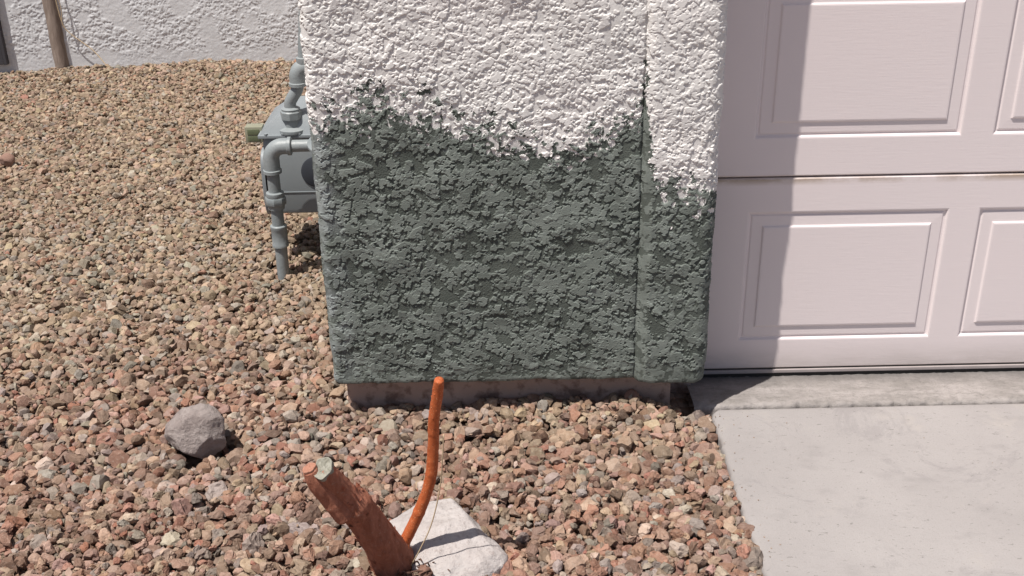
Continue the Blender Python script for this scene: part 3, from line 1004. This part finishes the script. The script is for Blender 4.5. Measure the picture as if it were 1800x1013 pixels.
octbox(bm, -0.772, -0.56, ym0, ym1, 0.168, 0.436, 0.02, 0.018)
body = part('body', bm, M_meter)
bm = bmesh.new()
disc_stack(bm, (-0.598, ym0 - 0.005, 0.318), (0, 1, 0), [(0, 0.050), (0.002, 0.054), (0.006, 0.054)], 40)  # thin dark disc that paints a round shadow onto the meter body
part('shadow_disc', bm, M_shadow_disc, body)
bm = bmesh.new()                                  # raised seam round the case
box(bm, -0.774, -0.558, ym0 - 0.0025, ym1 + 0.0025, 0.246, 0.2495, 0.001)
part('case_seam', bm, M_meter, body)
bm = bmesh.new()                                  # domed side cover facing left
def dome(bm, x0, cy, cz, hy, hz, depth):
    prev = None
    for ins, dx in ((0, 0), (0, 0.010), (0.006, 0.013), (0.012, 0.012), (0.03, 0.012 + depth * 0.6), (0.06, 0.012 + depth)):
        ringv = []
        for k in range(40):
            a = 2 * math.pi * k / 40
            ca, sa = math.cos(a), math.sin(a)
            e = 0.45
            ringv.append(bm.verts.new((x0 - dx, cy + (hy - ins) * math.copysign(abs(ca) ** e, ca), cz + (hz - ins) * math.copysign(abs(sa) ** e, sa))))
        if prev:
            for k in range(40):
                bm.faces.new((prev[k], prev[(k + 1) % 40], ringv[(k + 1) % 40], ringv[k]))
        prev = ringv
    bm.faces.new(prev)
dome(bm, -0.7725, 3.73, 0.272, 0.135, 0.122, 0.008)
part('side_cover', bm, M_meter, ang=50)
bm = bmesh.new()                                  # gallery casting on top, wide flange, sloped shoulders
box(bm, -0.782, -0.552, 3.592, 3.868, 0.4365, 0.449, 0.003)
vs_ = []
for (z, xa, xb, ya, yb) in ((0.4492, -0.776, -0.558, 3.60, 3.86), (0.468, -0.766, -0.566, 3.61, 3.85), (0.508, -0.705, -0.585, 3.63, 3.83), (0.516, -0.69, -0.60, 3.64, 3.82)):
    vs_.append([bm.verts.new(q) for q in ((xa, ya, z), (xb, ya, z), (xb, yb, z), (xa, yb, z))])
for i in range(3):
    for k in range(4):
        bm.faces.new((vs_[i][k], vs_[i][(k + 1) % 4], vs_[i + 1][(k + 1) % 4], vs_[i + 1][k]))
bm.faces.new(vs_[0][::-1]); bm.faces.new(vs_[-1])
for x_ in (-0.755, -0.70, -0.645, -0.59):
    disc_stack(bm, (x_, 3.5965, 0.449), (0, 0, 1), [(0, 0.006), (0.005, 0.006)], 6)
part('top_casting', bm, M_meter)
bm = bmesh.new()
sweep(bm, [(-0.672, 3.632, 0.44), (-0.672, 3.632, 0.505)], 0.027, 24)
disc_stack(bm, (-0.672, 3.632, 0.449), (0, 0, 1), [(0, 0.047), (0.004, 0.048), (0.012, 0.047), (0.02, 0.030)], 28)
disc_stack(bm, (-0.672, 3.632, 0.492), (0, 0, 1), [(0, 0.031), (0.003, 0.0355), (0.026, 0.0355), (0.03, 0.032)], 8)
disc_stack(bm, (-0.672, 3.632, 0.522), (0, 0, 1), [(0, 0.030), (0.006, 0.031), (0.011, 0.022)], 28)
part('outlet_nut', bm, M_pipe)
bm = bmesh.new()                                  # offset outlet that steps to the wall and rises
pp = catmull([(-0.672, 3.632, 0.515), (-0.672, 3.632, 0.545), (-0.662, 3.63, 0.565), (-0.644, 3.63, 0.592), (-0.640, 3.63, 0.62)], 6)
sweep(bm, pp, 0.0195, 22)
sweep(bm, [(-0.617, 3.63, 0.66), (-0.590, 3.63, 0.90), (-0.548, 3.63, 1.30)], [0.0195, 0.0195, 0.0195], 22)
part('outlet_pipe', bm, M_pipe, ang=60)
bm = bmesh.new()
sweep(bm, [(-0.640, 3.63, 0.608), (-0.640, 3.63, 0.632)] + [(-0.640 + 0.034 - 0.034 * math.cos(a), 3.63, 0.632 + 0.034 * math.sin(a)) for a in np.linspace(0.1, math.pi / 2, 9)] + [(-0.58, 3.63, 0.668)], 0.0262, 22)
disc_stack(bm, (-0.640, 3.63, 0.602), (0, 0, 1), [(0, 0.026), (0.002, 0.030), (0.012, 0.030), (0.014, 0.026)])
disc_stack(bm, (-0.614, 3.63, 0.668), (0, 0, 1), [(0, 0.0225), (0.02, 0.025), (0.028, 0.025), (0.03, 0.02)])
part('elbow', bm, M_pipe, ang=60)
# olive index box on the left face
bm = bmesh.new()
box(bm, -0.834, -0.776, 3.645, 3.69, 0.408, 0.462, 0.003)
ib = part('index_box', bm, M_olive)
bm = bmesh.new()
box(bm, -0.825, -0.786, 3.6425, 3.6449, 0.414, 0.432, 0.0005)
box(bm, -0.825, -0.786, 3.6425, 3.6449, 0.4355, 0.454, 0.0005)
part('index_window', bm, M_olive_dark, ib)

# ------------------------------------------------------------------ larger rocks
from mathutils import noise as mn

def boulder(name, loc, dims, mat, label, seed, planes=10, sub=5, rough=0.02, yaw=0.0):
    r = np.random.default_rng(seed)
    bm = bmesh.new()
    bmesh.ops.create_icosphere(bm, subdivisions=sub, radius=1.0)
    for v_ in bm.verts: v_.co = v_.co.normalized()
    v = np.array([q.co[:] for q in bm.verts])
    for _ in range(planes):
        nn = r.standard_normal(3); nn /= np.linalg.norm(nn)
        dd = r.uniform(0.70, 0.93)
        s = v @ nn - dd
        v = v - np.where(s > 0, s * 0.95, 0)[:, None] * nn[None]
    for fr, am in ((3, 1.0), (7, 0.5), (15, 0.28), (31, 0.15)):
        ph = r.uniform(0, 6, (6, 3)); di = r.standard_normal((6, 3)) * fr * 0.6
        s = sum(np.sin(v @ di[k] + ph[k, 0]) for k in range(6)) / 6
        v = v * (1 + rough * am * s)[:, None]
    v = v * np.array([1 + rough * (0.55 * mn.fractal(Vector(q * 1.6 + seed), 0.6, 2.1, 8) + 0.45 * mn.ridged_multi_fractal(Vector(q * 3.5 + seed), 0.9, 2.2, 5, 0.9, 2.0) - 0.4) for q in v])[:, None]
    v = v * np.array(dims)
    c_, s_ = math.cos(yaw), math.sin(yaw)
    v = v @ np.array([[c_, s_, 0], [-s_, c_, 0], [0, 0, 1]])
    for q, p in zip(bm.verts, v): q.co = p
    me = bm_mesh(name, bm, True)
    o = bpy.data.objects.new(name, me); C.objects.link(o); o.location = loc
    me.materials.append(mat)
    return tag(o, label, 'rock')


boulder('rock', (-0.757, 2.425, 0.047), (0.079, 0.066, 0.079), M_purple, 'rounded purplish grey rock lying on the gravel to the left of the pier', 23, 16, rough=0.085)
boulder('rock', (-2.105, 4.70, 0.008), (0.034, 0.03, 0.032), M_brownrock, 'small round brown stone at the far left edge of the gravel', 5, 8, 4)

# flat white slab behind the stump: outline from above, real thickness, cut facets
outl = [(-0.268, 2.085), (-0.222, 2.145), (-0.180, 2.165), (-0.108, 2.160), (-0.070, 2.10), (-0.038, 2.035), (0.004, 1.968), (-0.002, 1.935), (-0.045, 1.905), (-0.118, 1.890), (-0.19, 1.925), (-0.262, 2.03)]
tops = [(-0.225, 2.065, 0.036), (-0.185, 2.128, 0.040), (-0.118, 2.135, 0.046), (-0.092, 2.075, 0.057), (-0.060, 2.01, 0.052), (-0.020, 1.962, 0.034), (-0.050, 1.925, 0.030), (-0.118, 1.925, 0.036), (-0.185, 1.965, 0.044), (-0.135, 2.02, 0.060)]
bm = bmesh.new()
for (a, b) in outl:
    bm.verts.new((a, b, -0.03)); bm.verts.new((a + 0.003 * math.sin(b * 90), b, 0.010 + 0.006 * math.sin(a * 60)))
for q in tops: bm.verts.new(q)
hr = bmesh.ops.convex_hull(bm, input=list(bm.verts))
bmesh.ops.delete(bm, geom=[g for g in hr['geom_interior'] if isinstance(g, bmesh.types.BMVert)], context='VERTS')
bmesh.ops.bevel(bm, geom=list(bm.edges), offset=0.004, segments=2, affect='EDGES', profile=0.6)
bmesh.ops.triangulate(bm, faces=list(bm.faces))
for _ in range(4):
    es = [e for e in bm.edges if e.calc_length() > 0.006]
    if not es: break
    bmesh.ops.subdivide_edges(bm, edges=es, cuts=1)
    bmesh.ops.triangulate(bm, faces=[f2 for f2 in bm.faces if len(f2.verts) > 3])
bm.normal_update()
for v_ in list(bm.verts):
    q = v_.co
    v_.co = q + v_.normal * (0.0045 * mn.fractal(q * 22, 0.85, 2.1, 6) + 0.002 * mn.noise(q * 9))
o = link('rock', bm_mesh('rock', bm, True), M_whiterock)
tag(o, 'flat whitish rock slab directly behind the cut stump with a dark stick shadow across it', 'rock')

# ------------------------------------------------------------------ pruned shrub
sh = empty('pruned_shrub', (-0.24, 1.94, 0), 'pruned reddish brown shrub stump with one upright bright orange shoot in front of the pier', 'shrub')
rr = random.Random(3)
from mathutils import noise as mn


def limb(bm, pts, rad, seg, amp, fr, seed, stretch=0.35, nodes=()):
    """a barked limb: noise furrows that run along the axis, swollen nodes"""
    n = len(pts)
    L_ = [0]
    for a_, b_ in zip(pts[:-1], pts[1:]): L_.append(L_[-1] + (b_ - a_).length)
    def wob_(i, k):
        a_ = 2 * math.pi * k / seg
        q = Vector((math.cos(a_) * rad[i] * fr, math.sin(a_) * rad[i] * fr, L_[i] * fr * stretch + seed * 3.7))
        v = mn.fractal(q, 0.9, 2.1, 5) * amp
        v += mn.noise(q * 4.5) * amp * 0.25
        for (p_, w_, g_) in nodes:
            v += g_ * math.exp(-((L_[i] / L_[-1] - p_) / w_) ** 2) * (0.7 + 0.5 * mn.noise(q * 0.7))
        return 1 + v
    return sweep(bm, pts, rad, seg, True, wob_)


bm = bmesh.new()
path = catmull([(-0.234, 1.965, -0.06), (-0.241, 1.948, 0.015), (-0.254, 1.925, 0.080), (-0.274, 1.895, 0.155), (-0.297, 1.868, 0.225), (-0.321, 1.838, 0.295), (-0.341, 1.812, 0.352)], 24)
nn = len(path)
tt = np.linspace(0, 1, nn)
rad = list(np.interp(tt, [0, 0.15, 0.3, 0.5, 0.62, 0.70, 0.74, 0.80, 0.9, 1], [0.056, 0.047, 0.040, 0.0350, 0.0340, 0.0335, 0.0275, 0.0240, 0.0215, 0.0190]))
limb(bm, path, rad, 84, 0.15, 26, 1, 0.30, ((0.69, 0.03, 0.10), (0.45, 0.02, 0.05)))
# second, thinner cut stub lying against the first below the sawn top
p2 = catmull([(-0.312, 1.850, 0.225), (-0.338, 1.834, 0.275), (-0.357, 1.818, 0.322), (-0.3665, 1.811, 0.352)], 16)
limb(bm, p2, list(np.linspace(0.029, 0.0135, len(p2))), 56, 0.14, 34, 5, 0.3, ((0.3, 0.06, 0.10),))
# flaking bark and torn fibres
for _ in range(150):
    i = rr.randrange(int(nn * 0.10), nn - 6)
    if rr.random() < 0.5: i = int(nn * rr.uniform(0.60, 0.76))
    a = rr.uniform(0, 6.28)
    t_ = (path[i + 1] - path[i]).normalized(); u_ = t_.orthogonal().normalized(); s_ = t_.cross(u_)
    dr = u_ * math.cos(a) + s_ * math.sin(a)
    b0 = path[i] + dr * rad[i] * 1.0
    sd_ = t_.cross(dr) * rr.uniform(0.0012, 0.0045)
    ln_ = rr.uniform(0.006, 0.020)
    m1 = b0 + t_ * ln_ * 0.5 + dr * rr.uniform(0.001, 0.003)
    tip = b0 + t_ * ln_ + dr * rr.uniform(0.002, 0.007)
    va, vb_, vc, vd, ve = [bm.verts.new(q) for q in (b0 - sd_, b0 + sd_, m1 + sd_ * 0.8, m1 - sd_ * 0.8, tip)]
    bm.faces.new((va, vb_, vc, vd)); bm.faces.new((vd, vc, ve))
st_ = link('stump', bm_mesh('stump', bm, True), M_bark, sh)
st_['label'] = 'thick leaning reddish brown stump'


def cut_face(pend, axis, r, seed, dish):
    rq = random.Random(seed)
    bm = bmesh.new()
    axis = Vector(axis).normalized(); u_ = axis.orthogonal().normalized(); s_ = axis.cross(u_)
    rings_ = []
    K = 36
    edge_ = [1 + 0.10 * math.sin(2 * math.pi * k / K * 2 + seed) + 0.05 * math.sin(2 * math.pi * k / K * 5 + seed * 2) + rq.uniform(-.03, .03) for k in range(K)]
    for f_, d_ in ((1.0, -0.007), (1.0, 0.0050), (0.93, 0.0058), (0.75, 0.0050 - dish * 0.4), (0.5, 0.0045 - dish * 0.8), (0.25, 0.004 - dish)):
        rings_.append([bm.verts.new(pend + axis * (d_ + rq.uniform(-.0007, .0007)) + (u_ * math.cos(2 * math.pi * k / K) + s_ * math.sin(2 * math.pi * k / K)) * r * f_ * edge_[k]) for k in range(K)])
    for i in range(len(rings_) - 1):
        for k in range(K):
            bm.faces.new((rings_[i][k], rings_[i][(k + 1) % K], rings_[i + 1][(k + 1) % K], rings_[i + 1][k]))
    bm.faces.new(rings_[-1])
    return bm


link('cut_face', bm_mesh('cut_face', cut_face(path[-1], (path[-1] - path[-3]).normalized() + Vector((0.05, -0.18, 0.0)), 0.0205, 1, 0.003), False), M_cut, st_)
link('cut_face', bm_mesh('cut_face', cut_face(p2[-1], p2[-1] - p2[-3], 0.0128, 2, 0.001), False), M_cutred, st_)

bm = bmesh.new()
sp = catmull([(-0.222, 1.952, 0.045), (-0.207, 1.952, 0.078), (-0.181, 1.95, 0.137), (-0.152, 1.945, 0.221), (-0.1400, 1.938, 0.307), (-0.135, 1.927, 0.384), (-0.1245, 1.914, 0.452), (-0.1195, 1.905, 0.488)], 22)
ns = len(sp)
rad = list(np.interp(np.linspace(0, 1, ns), [0, 0.12, 0.5, 0.95, 0.985, 1], [0.0165, 0.0128, 0.0118, 0.0104, 0.0100, 0.0088]))
limb(bm, sp, rad, 40, 0.07, 60, 9, 0.45, ((0.24, 0.012, 0.10), (0.47, 0.012, 0.08), (0.70, 0.010, 0.07), (0.86, 0.010, 0.05)))
for _ in range(60):     # lenticels and small scars
    i = rr.randrange(4, ns - 3); a = rr.uniform(0, 6.28)
    t_ = (sp[i + 1] - sp[i]).normalized(); u_ = t_.orthogonal().normalized(); s_ = t_.cross(u_)
    dr = u_ * math.cos(a) + s_ * math.sin(a)
    q = sp[i] + dr * rad[i] * 0.98
    bmesh.ops.create_icosphere(bm, subdivisions=1, radius=rr.uniform(0.0009, 0.0019), matrix=Matrix.Translation(q))
for _ in range(26):     # torn fibres where the shoot leaves the stump
    i = rr.randrange(2, 26); a = rr.uniform(0, 6.28)
    t_ = (sp[i + 1] - sp[i]).normalized(); u_ = t_.orthogonal().normalized(); s_ = t_.cross(u_)
    dr = u_ * math.cos(a) + s_ * math.sin(a)
    b0 = sp[i] + dr * rad[i]; sd_ = t_.cross(dr) * 0.0016
    bm.faces.new([bm.verts.new(q) for q in (b0 - sd_, b0 + sd_, b0 + t_ * rr.uniform(-0.016, 0.012) + dr * rr.uniform(0.002, 0.008))])
b_ = link('shoot', bm_mesh('shoot', bm, True), M_orange, sh)
b_['label'] = 'upright bright orange shoot'
bm = bmesh.new()
sweep(bm, catmull([(-0.200, 1.93, 0.02), (-0.178, 1.92, 0.07), (-0.150, 1.915, 0.14), (-0.129, 1.91, 0.23), (-0.120, 1.90, 0.31), (-0.115, 1.895, 0.37)], 7), 0.0013, 8)
link('twig', bm_mesh('twig', bm, True), M_twig, sh)
# litter of broken bark and dead twigs at the foot
bm = bmesh.new()
for _ in range(90):
    a = rr.uniform(0, 6.28); r_ = abs(rr.gauss(0, 0.045)) + 0.02
    p0 = Vector((-0.205 + r_ * math.cos(a), 1.935 + r_ * 0.8 * math.sin(a), rr.uniform(0.0, 0.028)))
    dr = Vector((rr.uniform(-1, 1), rr.uniform(-1, 1), rr.uniform(-0.1, 0.6))).normalized()
    ln = rr.uniform(0.012, 0.045)
    sweep(bm, [p0, p0 + dr * ln * 0.5 + Vector((rr.uniform(-.003, .003),) * 3), p0 + dr * ln], [rr.uniform(0.0014, 0.0045), 0.002, 0.0008], 6)
m = M('dark_bark_litter', 0.9, 0.1); m.color(m.mix(m.noise(40, 4), (0.07, 0.035, 0.025), (0.17, 0.10, 0.075)))
tag(link('bark_litter', bm_mesh('bark_litter', bm, True), m.m), 'dark broken bark and dead twigs at the foot of the stump', 'bark litter', kind='stuff')
